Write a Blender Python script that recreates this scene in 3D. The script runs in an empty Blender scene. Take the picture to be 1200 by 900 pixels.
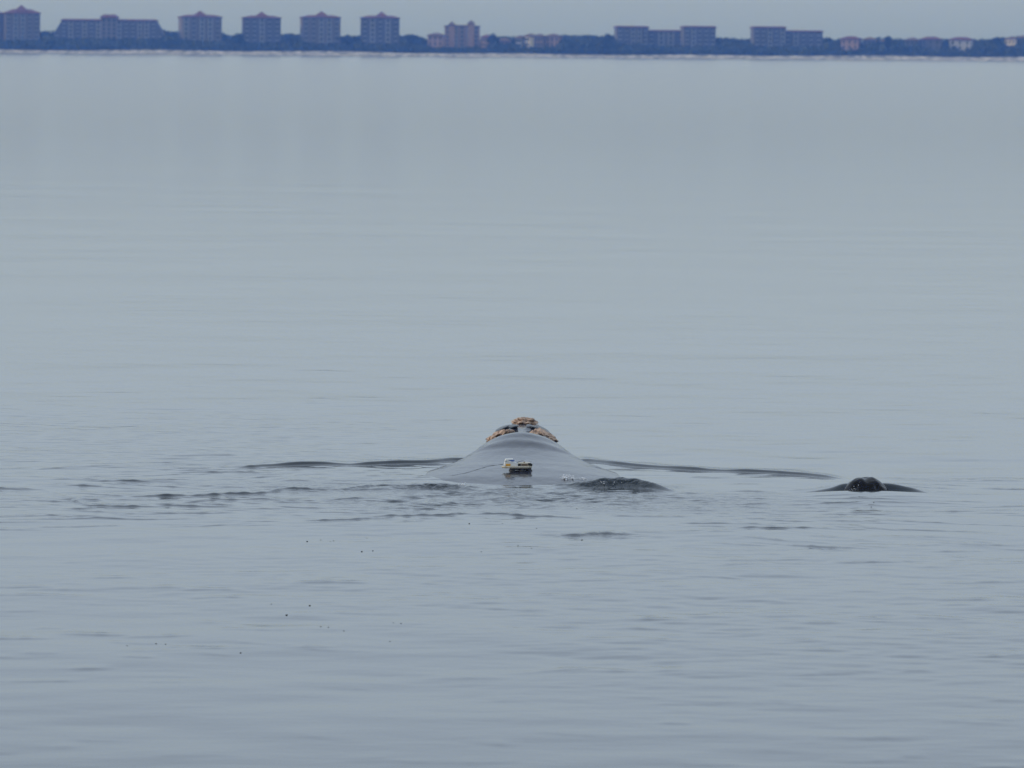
import bpy, bmesh, math, random
import numpy as np
from mathutils import Matrix, Vector

S = bpy.context.scene
COL = S.collection
RNG = np.random.default_rng(11)
random.seed(11)

# ------------------------------------------------------------------ camera
F = 7000.0            # focal length in px of a 1200 px wide frame (210 mm on 36 mm)
H = 5.65              # height of the lens above the water
HORIZON = 57.5
PITCH = math.atan((450 - HORIZON) / F)
ROLL = math.atan(9.5 / 1200)
FWD = Vector((0, math.cos(PITCH), -math.sin(PITCH)))
UP0 = Vector((0, math.sin(PITCH), math.cos(PITCH)))
X0 = Vector((1, 0, 0))
RIGHT = math.cos(ROLL) * X0 + math.sin(ROLL) * UP0
UP = -math.sin(ROLL) * X0 + math.cos(ROLL) * UP0
cam_d = bpy.data.cameras.new('camera')
cam = bpy.data.objects.new('camera', cam_d)
COL.objects.link(cam)
m = Matrix.Identity(4)
for i in range(3):
    m[i][0], m[i][1], m[i][2] = RIGHT[i], UP[i], -FWD[i]
m[2][3] = H
cam.matrix_world = m
cam_d.sensor_width = 36.0
cam_d.lens = F / 1200 * 36
cam_d.clip_start = 1.0
cam_d.clip_end = 30000.0
cam_d.dof.use_dof = True
cam_d.dof.focus_distance = 79.0
cam_d.dof.aperture_fstop = 5.0
S.camera = cam

# ------------------------------------------------------------------ world, sun, exposure
SUN_EL = math.radians(24)
SUN_AZ_DIR = Vector((-0.985, -0.12, 0)).normalized()     # from the left
w = bpy.data.worlds.new('World'); S.world = w
w.use_nodes = True
nt = w.node_tree; nt.nodes.clear()
N, L = nt.nodes.new, nt.links.new
out = N('ShaderNodeOutputWorld'); bg = N('ShaderNodeBackground')
sky = N('ShaderNodeTexSky'); sky.sky_type = 'NISHITA'; sky.sun_disc = False
sky.sun_elevation = SUN_EL
sky.sun_rotation = math.atan2(SUN_AZ_DIR.x, SUN_AZ_DIR.y)
sky.air_density = 1.0; sky.dust_density = 1.0; sky.ozone_density = 1.0
# thin even cloud veil over the clear sky, brighter overhead like any overcast
tc = N('ShaderNodeTexCoord'); sep = N('ShaderNodeSeparateXYZ')
L(tc.outputs['Generated'], sep.inputs[0])
zmax = N('ShaderNodeMath'); zmax.operation = 'MAXIMUM'; zmax.inputs[1].default_value = 0.0
L(sep.outputs['Z'], zmax.inputs[0])
zdiv = N('ShaderNodeMath'); zdiv.operation = 'MULTIPLY'; zdiv.inputs[1].default_value = -1 / 0.045
L(zmax.outputs[0], zdiv.inputs[0])
zexp = N('ShaderNodeMath'); zexp.operation = 'EXPONENT'; L(zdiv.outputs[0], zexp.inputs[0])
ramp = N('ShaderNodeMath'); ramp.operation = 'SUBTRACT'; ramp.inputs[0].default_value = 1.0
L(zexp.outputs[0], ramp.inputs[1])
veil = N('ShaderNodeMix'); veil.data_type = 'RGBA'
L(ramp.outputs[0], veil.inputs['Factor'])
veil.inputs['A'].default_value = (2.50, 3.16, 3.50, 1)
veil.inputs['B'].default_value = (6.25, 7.40, 8.95, 1)
mix = N('ShaderNodeMix'); mix.data_type = 'RGBA'; mix.inputs['Factor'].default_value = 0.86
L(sky.outputs[0], mix.inputs['A']); L(veil.outputs['Result'], mix.inputs['B'])
L(mix.outputs['Result'], bg.inputs['Color'])
bg.inputs['Strength'].default_value = 0.1
L(bg.outputs[0], out.inputs['Surface'])

sun_d = bpy.data.lights.new('sun', 'SUN'); sun_d.energy = 1.4
sun_d.angle = math.radians(10); sun_d.color = (1.0, 0.88, 0.74)
sun = bpy.data.objects.new('sun', sun_d); COL.objects.link(sun)
sdir = SUN_AZ_DIR * math.cos(SUN_EL) + Vector((0, 0, math.sin(SUN_EL)))
sun.rotation_euler = sdir.to_track_quat('Z', 'Y').to_euler()

S.view_settings.view_transform = 'Standard'
S.view_settings.look = 'None'
S.view_settings.gamma = 1.0
S.view_settings.exposure = 0.0
S.view_settings.use_curve_mapping = False
S.render.engine = 'CYCLES'
S.cycles.use_denoising = True
S.cycles.max_bounces = 6
S.cycles.volume_bounces = 2
S.cycles.use_adaptive_sampling = False


def at(px, py, Y):
    """Point at depth Y that the photograph shows at pixel (px, py)."""
    u, v = px - 600.0, py - 450.0
    d = FWD * F + RIGHT * u - UP * v
    t = Y / d.y
    return Vector((d.x * t, Y, H + d.z * t))


def on_water(px, py, z=0.0):
    u, v = px - 600.0, py - 450.0
    d = FWD * F + RIGHT * u - UP * v
    t = (z - H) / d.z
    return Vector((d.x * t, d.y * t, z))


# ------------------------------------------------------------------ materials
def mat(name, base, rough=0.6, var=0.0, scale=5.0, bump=0.0, bscale=20.0, bdist=0.02,
        coat=0.0, coat_r=0.05, ior=1.45, stretch=(1, 1, 1), base2=None, thr=None, detail=4.0):
    mt = bpy.data.materials.new(name); mt.use_nodes = True
    t = mt.node_tree; p = t.nodes['Principled BSDF']
    p.inputs['Base Color'].default_value = (*base, 1)
    p.inputs['Roughness'].default_value = rough
    p.inputs['IOR'].default_value = ior
    if coat:
        p.inputs['Coat Weight'].default_value = coat
        p.inputs['Coat Roughness'].default_value = coat_r
        p.inputs['Coat IOR'].default_value = 1.33
    geo = t.nodes.new('ShaderNodeTexCoord')
    mp = t.nodes.new('ShaderNodeMapping'); mp.inputs['Scale'].default_value = stretch
    t.links.new(geo.outputs['Object'], mp.inputs[0])
    if var or base2:
        n = t.nodes.new('ShaderNodeTexNoise'); n.inputs['Scale'].default_value = scale
        n.inputs['Detail'].default_value = detail
        t.links.new(mp.outputs[0], n.inputs['Vector'])
        mr = t.nodes.new('ShaderNodeMapRange')
        lo, hi = thr or (0.3, 0.7)
        mr.inputs['From Min'].default_value = lo; mr.inputs['From Max'].default_value = hi
        t.links.new(n.outputs['Fac'], mr.inputs['Value'])
        mx = t.nodes.new('ShaderNodeMix'); mx.data_type = 'RGBA'
        b2 = base2 or tuple(c * (1 + var) for c in base)
        b1 = base if base2 else tuple(c * (1 - var) for c in base)
        mx.inputs['A'].default_value = (*b1, 1); mx.inputs['B'].default_value = (*b2, 1)
        t.links.new(mr.outputs[0], mx.inputs['Factor'])
        t.links.new(mx.outputs['Result'], p.inputs['Base Color'])
    if bump:
        n2 = t.nodes.new('ShaderNodeTexNoise'); n2.inputs['Scale'].default_value = bscale
        n2.inputs['Detail'].default_value = 5
        t.links.new(mp.outputs[0], n2.inputs['Vector'])
        b = t.nodes.new('ShaderNodeBump'); b.inputs['Strength'].default_value = bump
        b.inputs['Distance'].default_value = bdist
        t.links.new(n2.outputs['Fac'], b.inputs['Height'])
        t.links.new(b.outputs[0], p.inputs['Normal'])
        if coat:
            t.links.new(b.outputs[0], p.inputs['Coat Normal'])
    return mt


def water_material():
    mt = bpy.data.materials.new('sea_water'); mt.use_nodes = True
    t = mt.node_tree; p = t.nodes['Principled BSDF']
    p.inputs['Base Color'].default_value = (0.011, 0.018, 0.024, 1)
    p.inputs['Roughness'].default_value = 0.05
    p.inputs['IOR'].default_value = 1.333
    tc = t.nodes.new('ShaderNodeTexCoord')
    last = None
    for scale, st, dist, det in (((0.9, 1.3, 1), 1.0, 0.0085, 4.0), ((0.10, 0.13, 1), 1.0, 0.030, 4.0)):
        mp = t.nodes.new('ShaderNodeMapping'); mp.inputs['Scale'].default_value = scale
        t.links.new(tc.outputs['Object'], mp.inputs[0])
        n = t.nodes.new('ShaderNodeTexNoise'); n.inputs['Scale'].default_value = 1.0
        n.inputs['Detail'].default_value = det
        t.links.new(mp.outputs[0], n.inputs['Vector'])
        b = t.nodes.new('ShaderNodeBump'); b.inputs['Strength'].default_value = st
        b.inputs['Distance'].default_value = dist
        t.links.new(n.outputs['Fac'], b.inputs['Height'])
        if last:
            t.links.new(last.outputs[0], b.inputs['Normal'])
        last = b
    # small sharp wavelets where the animals break the surface
    ac = t.nodes.new('ShaderNodeAttribute'); ac.attribute_name = 'chop'
    mp = t.nodes.new('ShaderNodeMapping'); mp.inputs['Scale'].default_value = (13, 9, 9)
    t.links.new(tc.outputs['Object'], mp.inputs[0])
    n = t.nodes.new('ShaderNodeTexNoise'); n.inputs['Scale'].default_value = 1.0; n.inputs['Detail'].default_value = 3
    t.links.new(mp.outputs[0], n.inputs['Vector'])
    b = t.nodes.new('ShaderNodeBump'); b.inputs['Distance'].default_value = 0.06
    t.links.new(ac.outputs['Fac'], b.inputs['Strength']); t.links.new(n.outputs['Fac'], b.inputs['Height'])
    t.links.new(last.outputs[0], b.inputs['Normal']); last = b
    t.links.new(last.outputs[0], p.inputs['Normal'])
    # farther out a light breeze roughens the surface with ripples too small to model
    sp = t.nodes.new('ShaderNodeSeparateXYZ'); t.links.new(tc.outputs['Object'], sp.inputs[0])
    mr = t.nodes.new('ShaderNodeMapRange'); mr.interpolation_type = 'SMOOTHSTEP'
    mr.inputs['From Min'].default_value = 90; mr.inputs['From Max'].default_value = 700
    mr.inputs['To Min'].default_value = 0.05; mr.inputs['To Max'].default_value = 0.12
    t.links.new(sp.outputs['Y'], mr.inputs['Value']); t.links.new(mr.outputs[0], p.inputs['Roughness'])
    return mt


M = {
    'water': water_material(),
    'skin': mat('whale_skin', (0.018, 0.020, 0.032), 0.45, var=0.25, scale=2.0, bump=0.8, bscale=4.0, bdist=0.014,
                coat=0.74, coat_r=0.035, stretch=(1.6, 0.7, 1), ior=1.12),
    'calf': mat('calf_skin', (0.004, 0.004, 0.005), 0.2, var=0.3, scale=9, bump=0.7, bscale=9, bdist=0.014, ior=1.22),
    'callosity': mat('callosity_crust', (0.15, 0.09, 0.06), 0.75, base2=(0.50, 0.35, 0.25), scale=11, thr=(0.36, 0.57), bump=0.8, bscale=40, bdist=0.01),
    'shade_crease': mat('crust_shade_and_crease', (0.012, 0.012, 0.014), 0.4),  # crust underside shade put into the colour; also the skin crease
    'head_shade': mat('head_shade_skin', (0.012, 0.013, 0.017), 0.3, var=0.2, scale=9, bump=0.3, bscale=20, bdist=0.006, ior=1.33),  # shade on the head put into a darker skin colour
    'foam': mat('foam_white', (0.78, 0.80, 0.82), 0.5, var=0.08, scale=30),
    'tag_white': mat('tag_white_plastic', (0.74, 0.74, 0.70), 0.4, var=0.06, scale=30),
    'tag_cream': mat('tag_cream_foam', (0.52, 0.48, 0.38), 0.6, var=0.15, scale=40),
    'tag_brown': mat('tag_brown_resin', (0.17, 0.12, 0.075), 0.5, var=0.3, scale=50),
    'tag_orange': mat('tag_orange_tape', (0.75, 0.36, 0.02), 0.5, var=0.05, scale=40),
    'tag_blue': mat('tag_blue_plastic', (0.10, 0.17, 0.42), 0.4, var=0.08, scale=40),
    'black': mat('black_rubber', (0.012, 0.012, 0.013), 0.5, var=0.2, scale=40),
    'fleck': mat('dark_fleck', (0.02, 0.021, 0.02), 0.5, var=0.3, scale=60),
    'sand': mat('beach_sand', (0.13, 0.125, 0.115), 0.9, base2=(0.46, 0.43, 0.39), scale=0.22, thr=(0.40, 0.62), stretch=(1, 0.25, 1)),
    'land': mat('coastal_ground', (0.05, 0.055, 0.035), 0.95, var=0.3, scale=0.02),
    'leaf': mat('coastal_foliage', (0.030, 0.042, 0.020), 0.9, base2=(0.055, 0.065, 0.030), scale=0.12, thr=(0.35, 0.65)),
    'bark': mat('tree_bark', (0.06, 0.05, 0.04), 0.9, var=0.2, scale=2),
    'wall_beige': mat('wall_beige_stucco', (0.17, 0.145, 0.125), 0.85, var=0.06, scale=0.4),
    'wall_grey': mat('wall_grey_stucco', (0.115, 0.11, 0.11), 0.85, var=0.06, scale=0.4),
    'wall_tan': mat('wall_tan_stucco', (0.30, 0.20, 0.15), 0.85, var=0.08, scale=0.4),
    'wall_cream': mat('wall_cream_stucco', (0.74, 0.64, 0.46), 0.85, var=0.06, scale=0.4),
    'wall_white': mat('wall_white_paint', (0.38, 0.37, 0.355), 0.8, var=0.05, scale=0.4),
    'roof_red': mat('roof_red_tile', (0.13, 0.05, 0.045), 0.85, var=0.2, scale=0.6),
    'roof_brown': mat('roof_brown_shingle', (0.13, 0.085, 0.07), 0.85, var=0.2, scale=0.6),
    'pane': mat('window_pane', (0.03, 0.04, 0.05), 0.12, var=0.1, scale=1),
    'rail': mat('balcony_white', (0.24, 0.23, 0.215), 0.7, var=0.05, scale=1),
}


# ------------------------------------------------------------------ helpers
def tag(o, label=None, cat=None, group=None, kind=None):
    if label: o['label'] = label
    if cat: o['category'] = cat
    if group: o['group'] = group
    if kind: o['kind'] = kind
    return o


def mesh_obj(name, me, material=None, parent=None, loc=None):
    if material and not me.materials:
        me.materials.append(material)
    o = bpy.data.objects.new(name, me)
    COL.objects.link(o)
    if loc is not None: o.location = loc
    if parent: o.parent = parent
    return o


def empty(name, loc):
    o = bpy.data.objects.new(name, None); COL.objects.link(o)
    o.empty_display_size = 0.2; o.location = loc
    return o


def grid_mesh(name, P, smooth=True, close_u=False):
    """P: (rows, cols, 3) array -> quad mesh."""
    r, c, _ = P.shape
    me = bpy.data.meshes.new(name)
    idx = np.arange(r * c).reshape(r, c)
    if close_u:
        a = idx[:-1, :]; b = np.roll(idx, -1, 1)[:-1, :]
        d = idx[1:, :]; e = np.roll(idx, -1, 1)[1:, :]
    else:
        a, b, d, e = idx[:-1, :-1], idx[:-1, 1:], idx[1:, :-1], idx[1:, 1:]
    q = np.stack([a, b, e, d], -1).reshape(-1, 4)
    n = len(q)
    me.vertices.add(r * c)
    me.vertices.foreach_set('co', P.reshape(-1).astype(np.float32))
    me.loops.add(n * 4)
    me.loops.foreach_set('vertex_index', q.reshape(-1).astype(np.int32))
    me.polygons.add(n)
    me.polygons.foreach_set('loop_start', np.arange(0, n * 4, 4, dtype=np.int32))
    me.polygons.foreach_set('use_smooth', np.full(n, smooth))
    me.update(calc_edges=True)
    me.validate()
    return me


def fix_normals(me):
    bm = bmesh.new(); bm.from_mesh(me)
    bmesh.ops.recalc_face_normals(bm, faces=bm.faces[:])
    bm.to_mesh(me); bm.free()
    return me


def bm_mesh(name, bm, smooth=False):
    me = bpy.data.meshes.new(name)
    bmesh.ops.recalc_face_normals(bm, faces=bm.faces[:])
    bm.to_mesh(me); bm.free()
    if smooth:
        me.polygons.foreach_set('use_smooth', np.ones(len(me.polygons), dtype=bool))
    return me


def add_box(bm, x0, x1, y0, y1, z0, z1):
    vs = [bm.verts.new((x, y, z)) for z in (z0, z1) for y in (y0, y1) for x in (x0, x1)]
    for f in ((0, 1, 3, 2), (4, 6, 7, 5), (0, 4, 5, 1), (2, 3, 7, 6), (0, 2, 6, 4), (1, 5, 7, 3)):
        bm.faces.new([vs[i] for i in f])
    return vs


def box_mesh(name, x0, x1, y0, y1, z0, z1, bevel=0.0, seg=2):
    bm = bmesh.new(); add_box(bm, x0, x1, y0, y1, z0, z1)
    if bevel:
        bmesh.ops.bevel(bm, geom=bm.edges[:], offset=bevel, segments=seg, affect='EDGES', profile=0.5)
    return bm_mesh(name, bm, smooth=False)


def field(x, y, wl, n, spread=math.pi, along=math.pi / 2, seed=0):
    """Sum of n random sine waves with wavelengths wl[0]..wl[1], rms about 1."""
    g = np.random.default_rng(seed)
    o = np.zeros(np.broadcast(x, y).shape)
    for _ in range(n):
        lam = math.exp(g.uniform(math.log(wl[0]), math.log(wl[1])))
        th = along + g.uniform(-spread, spread)
        k = 2 * math.pi / lam
        o += np.sin(k * (math.cos(th) * x + math.sin(th) * y) + g.uniform(0, 6.283)) * (lam / wl[1])
    return o / math.sqrt(n / 2)


def sstep(a, b, t):
    t = np.clip((t - a) / (b - a), 0, 1)
    return t * t * (3 - 2 * t)


# ------------------------------------------------------------------ sea
xs_in = np.arange(-8.7, 8.7001, 0.03)
g = [8.7]; st = 0.04
while g[-1] < 4200: st *= 1.17; g.append(g[-1] + st)
xo = np.array(g[1:])
XS = np.concatenate([-xo[::-1], xs_in, xo])
yy = [-60, -30, -10, 5, 15, 24, 30, 34, 37, 39.5, 41, 42]
v = 42.5
while v < 70: yy.append(v); v += 0.07
while v < 84: yy.append(v); v += 0.032
while v < 92: yy.append(v); v += 0.06
st = 0.06
while v < 4095: yy.append(v); st = min(st * 1.011, 1.2) if v < 220 else st * 1.06; v += st
yy.append(4120)
YS = np.array(yy)

# fine mesh block indices
ix0, ix1 = len(xo), len(xo) + len(xs_in)
iy1 = int(np.searchsorted(YS, 160))
x = xs_in[None, :]; y = YS[:iy1, None]
Z = np.zeros((len(YS), len(XS)))
z = np.zeros((iy1, len(xs_in)))

# ambient long low ripples
z += 0.0048 * sstep(125, 80, y) * field(x, y, (0.9, 3.2), 40, 1.3, seed=1)
z += 0.0060 * sstep(150, 90, y) * field(x, y, (3.0, 9.0), 24, 1.4, seed=2)
patch = np.clip(0.5 + 0.8 * field(x, y, (6, 22), 16, seed=3), 0, 1.6)
z += 0.0019 * sstep(105, 80, y) * patch * field(x, y, (0.25, 0.7), 40, 1.2, seed=4)


def blob(cx, cy, rx, ry):
    return np.exp(-((x - cx) / rx) ** 2 - ((y - cy) / ry) ** 2)


def P2(px, py):
    p = on_water(px, py); return p.x, p.y


def crest(pts, amp, wn, wf, taper=None, wob=0.0, seed=0):
    """Wave crest along a polyline [(x, Y, gain)]: steep on the near side, gentle behind."""
    global z
    pts = sorted(pts)
    ax = np.array([p[0] for p in pts]); ay = np.array([p[1] for p in pts]); ag = np.array([p[2] for p in pts])
    j0, j1 = np.searchsorted(xs_in, [ax[0] - 0.02, ax[-1] + 0.02])
    if j1 <= j0 + 2: return
    xx = xs_in[j0:j1]
    yc = np.interp(xx, ax, ay); gg = np.interp(xx, ax, ag)
    k = max(3, int(0.12 / 0.03)); ker = np.ones(k) / k
    if len(xx) > 3 * k:
        yc = np.convolve(np.pad(yc, k, mode='edge'), ker, 'same')[k:-k]
        gg = np.convolve(np.pad(gg, k, mode='edge'), ker, 'same')[k:-k]
    if wob:
        gn = np.random.default_rng(seed)
        for lam in (0.25, 0.5, 1.1):
            yc = yc + wob * lam * np.sin(2 * math.pi * xx / lam + gn.uniform(0, 6.28))
            gg = gg * (1 + 0.16 * np.sin(2 * math.pi * xx / lam / 0.77 + gn.uniform(0, 6.28)))
    span = 4 * max(wn, wf)
    i0, i1 = np.searchsorted(YS[:iy1], [yc.min() - span, yc.max() + span])
    d = YS[i0:i1, None] - yc[None, :]
    s = np.where(d < 0, wn, wf)
    z[i0:i1, j0:j1] += amp * gg[None, :] * np.exp(-(d / s) ** 2)


def crest_px(pp, amp, wn, wf, **k):
    crest([(*P2(a, b), gn) for a, b, gn in pp], amp, wn, wf, **k)


def dashes(n, region, length, amp, wn, seed, slope=0.0, wf=None):
    gn = np.random.default_rng(seed)
    px0, px1, py0, py1 = region
    for _ in range(n):
        px = gn.uniform(px0, px1)
        t = gn.uniform(); py = py0 + (py1 - py0) * t
        cx, cy = P2(px, py)
        ln = gn.uniform(*length); a = gn.uniform(*amp) * gn.choice([0.4, 0.6, 0.8, 1.0])
        tilt = gn.normal(slope, 0.25)
        pts = [(cx + ln * s, cy + tilt * ln * s + 0.12 * ln * math.sin(3 * s + t * 6), max(0, 1 - (2 * s) ** 2))
               for s in np.linspace(-0.5, 0.5, 9)]
        ww = gn.uniform(*wn)
        crest(pts, a, ww, wf or ww * 2.5, wob=0.012, seed=int(gn.integers(1e6)))


# swell ring pushed out by the body
crest_px([(270, 549.5, 0), (300, 547.5, .6), (350, 545, 1), (380, 544.5, .9), (410, 545, .45), (432, 544.5, .8), (470, 543.5, 1.0), (500, 543, .8), (512, 542, .9), (530, 540, 1), (560, 539, .6), (575, 538, 0)], 0.046, 0.085, 0.55)
crest_px([(660, 538, 0), (690, 540, .8), (715, 543.5, .9), (745, 546, .8), (775, 548, .7), (795, 549.5, .9), (815, 551, 1), (830, 552, .7), (850, 553, .6), (870, 553.5, .9), (905, 555, .8), (940, 557, .8), (965, 559.5, .7), (992, 562.5, 0)], 0.044, 0.085, 0.55)
# second ring, left
crest_px([(60, 575, 0), (150, 582, .6), (215, 582, .9), (260, 579, 1), (310, 578, .9), (335, 573, .9), (400, 574, .7), (440, 569, .8), (480, 568, .7), (520, 566, 0)], 0.026, 0.06, 0.4, wob=0.03, seed=5)
crest_px([(0, 572, .5), (50, 573, .2), (100, 594, .8), (140, 594, .9), (185, 594, .3), (250, 586, .7), (300, 585, .8), (350, 588, .3), (420, 585, .6), (480, 584, 0)], 0.022, 0.055, 0.3, wob=0.03, seed=6)
# broken face right of the body
crest_px([(650, 569, .15), (685, 570.5, .6), (705, 570.3, .95), (725, 570.5, 1), (745, 571.3, .9), (765, 573, .65), (778, 575, .35), (792, 577, 0)], 0.122, 0.155, 0.22)


CHOP = np.zeros_like(z)


def churn(px, py, rx, ry, amp, wl, n, seed, sx=0.55, fine=0.25):
    global z
    cx, cy = P2(px, py)
    i0, i1 = np.searchsorted(YS[:iy1], [cy - 2.4 * ry, cy + 2.4 * ry]); j0, j1 = np.searchsorted(xs_in, [cx - 2.4 * rx, cx + 2.4 * rx])
    xx, yy_ = xs_in[None, j0:j1], YS[i0:i1, None]
    m_ = np.exp(-((xx - cx) / rx) ** 2 - ((yy_ - cy) / ry) ** 2)
    CHOP[i0:i1, j0:j1] = np.maximum(CHOP[i0:i1, j0:j1], fine * m_)
    if fine < 0.9: m_ = m_ * np.clip(0.75 + 0.55 * field(xx, yy_, (0.4, 1.6), 14, seed=seed + 500), 0, 2)
    z[i0:i1, j0:j1] += amp * m_ * field(xx * sx, yy_, wl, n, seed=seed)


churn(738, 570.5, 0.5, 0.36, 0.006, (0.09, 0.22), 60, 8, sx=0.9, fine=1.0)
churn(700, 570, 0.4, 0.3, 0.003, (0.09, 0.22), 40, 18, sx=0.9, fine=1.0)
# broken face left of the body
crest_px([(400, 574, 0), (445, 572, .4), (490, 570.5, .8), (520, 570, 1), (545, 572, .6), (560, 574, 0)], 0.055, 0.15, 0.25)
churn(510, 571, 0.5, 0.40, 0.006, (0.09, 0.22), 60, 9, sx=0.8, fine=0.9)
# churned water closing behind the back
churn(590, 580, 1.4, 1.5, 0.0135, (0.09, 0.36), 50, 10)
churn(500, 592, 1.2, 1.2, 0.0105, (0.09, 0.36), 50, 12)
churn(660, 586, 1.1, 1.6, 0.0105, (0.09, 0.36), 50, 11)
churn(695, 627, 0.55, 0.5, 0.011, (0.10, 0.4), 40, 13)
churn(800, 590, 1.6, 1.8, 0.0085, (0.15, 0.6), 40, 14)
churn(400, 572, 1.5, 1.3, 0.0080, (0.15, 0.6), 40, 17)
crest_px([(350, 611, 0), (375, 610, .9), (420, 608.5, .7), (455, 605, .8), (500, 604, .9), (535, 602.5, .8), (560, 604, .2), (570, 602, .9), (610, 604, .9), (650, 606, .8), (690, 608, 0)], 0.020, 0.06, 0.15, wob=0.08, seed=15)
crest_px([(640, 629, 0), (665, 628, 1), (690, 626, 1), (720, 625, .9), (752, 623, 0)], 0.022, 0.07, 0.2, wob=0.08, seed=16)
# ripples running off either side
dashes(95, (-20, 340, 541, 622), (0.35, 1.9), (0.004, 0.014), (0.04, 0.07), 21)
dashes(60, (250, 560, 556, 612), (0.25, 1.0), (0.004, 0.012), (0.04, 0.06), 22)
dashes(70, (690, 960, 556, 625), (0.25, 1.2), (0.004, 0.010), (0.04, 0.06), 23)
dashes(95, (860, 1220, 582, 665), (0.45, 1.9), (0.004, 0.010), (0.04, 0.06), 24, slope=-0.1)
dashes(14, (1060, 1220, 560, 582), (0.5, 1.6), (0.005, 0.013), (0.05, 0.08), 25)
dashes(45, (-20, 420, 655, 800), (0.3, 1.4), (0.003, 0.010), (0.07, 0.10), 26)
dashes(60, (420, 1220, 635, 790), (0.3, 1.2), (0.003, 0.010), (0.07, 0.10), 27)
dashes(50, (-20, 1220, 780, 900), (0.25, 0.9), (0.003, 0.007), (0.08, 0.13), 28)
dashes(60, (-20, 1220, 400, 540), (0.4, 1.6), (0.003, 0.009), (0.13, 0.25), 29)
dashes(40, (-20, 1220, 250, 400), (0.5, 1.8), (0.004, 0.010), (0.3, 0.6), 30)

# around the calf: water heaped over its back, hollows with dark walls beside the head
CX, CY = at(1015, 570, 76.6).x, 76.6
yb = np.where(y < CY - 0.55, 1.1, 0.17)
z += 0.066 * np.exp(-((x - CX) / 0.95) ** 2) * np.exp(-((y - (CY - 0.55)) / yb) ** 2)
crest([(CX - 0.84, CY - 0.02, 0), (CX - 0.66, CY + 0.02, .22), (CX - 0.45, CY + .12, .52), (CX - .3, CY + .2, 1), (CX + .3, CY + .2, 1.05),
       (CX + .45, CY + .1, .85), (CX + .6, CY - .02, .6), (CX + .74, CY - .14, .25), (CX + .86, CY - 0.2, 0)], 0.098, 0.15, 0.5)
churn(978, 571, 0.28, 0.25, 0.0040, (0.08, 0.25), 40, 31, sx=0.4, fine=0.1)
churn(1060, 572, 0.30, 0.25, 0.0045, (0.08, 0.25), 40, 32, sx=0.4, fine=0.1)
churn(1015, 596, 0.9, 0.8, 0.0030, (0.15, 0.5), 40, 33, fine=0.0)
z -= 0.02 * np.exp(-((x - CX) / 0.6) ** 2 - ((y - (CY - 0.12)) / 0.16) ** 2)

fade = sstep(160, 100, y) * sstep(8.7, 8.2, np.abs(x)) * sstep(42.5, 44, y)
Z[:iy1, ix0:ix1] = z * fade
Pg = np.empty((len(YS), len(XS), 3))
Pg[..., 0] = XS[None, :]; Pg[..., 1] = YS[:, None]; Pg[..., 2] = Z
sea_me = grid_mesh('sea', Pg)
Ch = np.zeros(Z.shape, dtype=np.float32); Ch[:iy1, ix0:ix1] = CHOP
at_ = sea_me.attributes.new('chop', 'FLOAT', 'POINT'); at_.data.foreach_set('value', Ch.reshape(-1))
sea = mesh_obj('sea', sea_me, M['water'])
tag(sea, 'calm grey-blue sea with faint ripples and a low wake', kind='structure')


def water_z(px_, py_):
    j = int(np.clip(np.searchsorted(XS, px_), 0, len(XS) - 1)); i = int(np.clip(np.searchsorted(YS, py_), 0, len(YS) - 1))
    return float(Z[i, j])


# ------------------------------------------------------------------ beach and land
def strip(name, prof, material, x0=-4200, x1=4200, nx=400, jitter=0.0):
    X = np.linspace(x0, x1, nx)
    P = np.zeros((len(prof), nx, 3))
    for i, (Y, zz) in enumerate(prof):
        P[i, :, 0] = X; P[i, :, 1] = Y
        P[i, :, 2] = zz + (jitter * np.sin(X * 0.013 + i) + jitter * np.sin(X * 0.05 + 2 * i)) * (zz > 0.5)
    return mesh_obj(name, grid_mesh(name, P), material)


tag(strip('beach', [(4070, -0.6), (4085, 0.1), (4110, 0.9), (4140, 1.8), (4150, 2.6), (4158, 2.0)], M['sand'], jitter=0.35), 'pale sand beach along the far shore', kind='structure')
tag(strip('land', [(4146, 1.4), (4160, 3.2), (4220, 4.0), (4500, 5.0), (5200, 6.0), (6000, 6.0)], M['land'], nx=200, jitter=0.2), 'low wooded land behind the beach', kind='structure')

# ------------------------------------------------------------------ whale
ST = np.array([
    # Y, top z, half width, upper depth, lower depth
    (73.3, -1.55, 0.10, 0.10, 0.12), (74.0, -1.35, 0.24, 0.22, 0.3), (75.0, -0.95, 0.52, 0.38, 0.5), (76.2, -0.26, 1.25, 0.55, 0.9),
    (76.9, -0.065, 1.75, 0.50, 1.25), (77.6, 0.015, 2.15, 0.46, 1.4), (78.4, 0.075, 2.25, 0.48, 1.5), (79.4, 0.122, 2.10, 0.58, 1.55),
    (80.4, 0.165, 1.85, 0.78, 1.6), (81.2, 0.235, 1.46, 0.98, 1.6), (81.8, 0.325, 1.18, 1.15, 1.6), (82.25, 0.368, 1.05, 1.25, 1.55),
    (82.7, 0.345, 1.00, 1.22, 1.5), (83.2, 0.300, 0.96, 1.15, 1.5), (83.8, 0.285, 0.91, 1.05, 1.45), (84.6, 0.268, 0.84, 1.0, 1.4),
    (85.6, 0.240, 0.72, 0.95, 1.3), (86.5, 0.210, 0.58, 0.85, 1.15), (87.2, 0.185, 0.48, 0.75, 1.0), (87.8, 0.05, 0.36, 0.55, 0.75), (88.2, -0.2, 0.2, 0.3, 0.4), (88.35, -0.45, 0.05, 0.06, 0.08)])
WX = 0.14     # whale centreline


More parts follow.
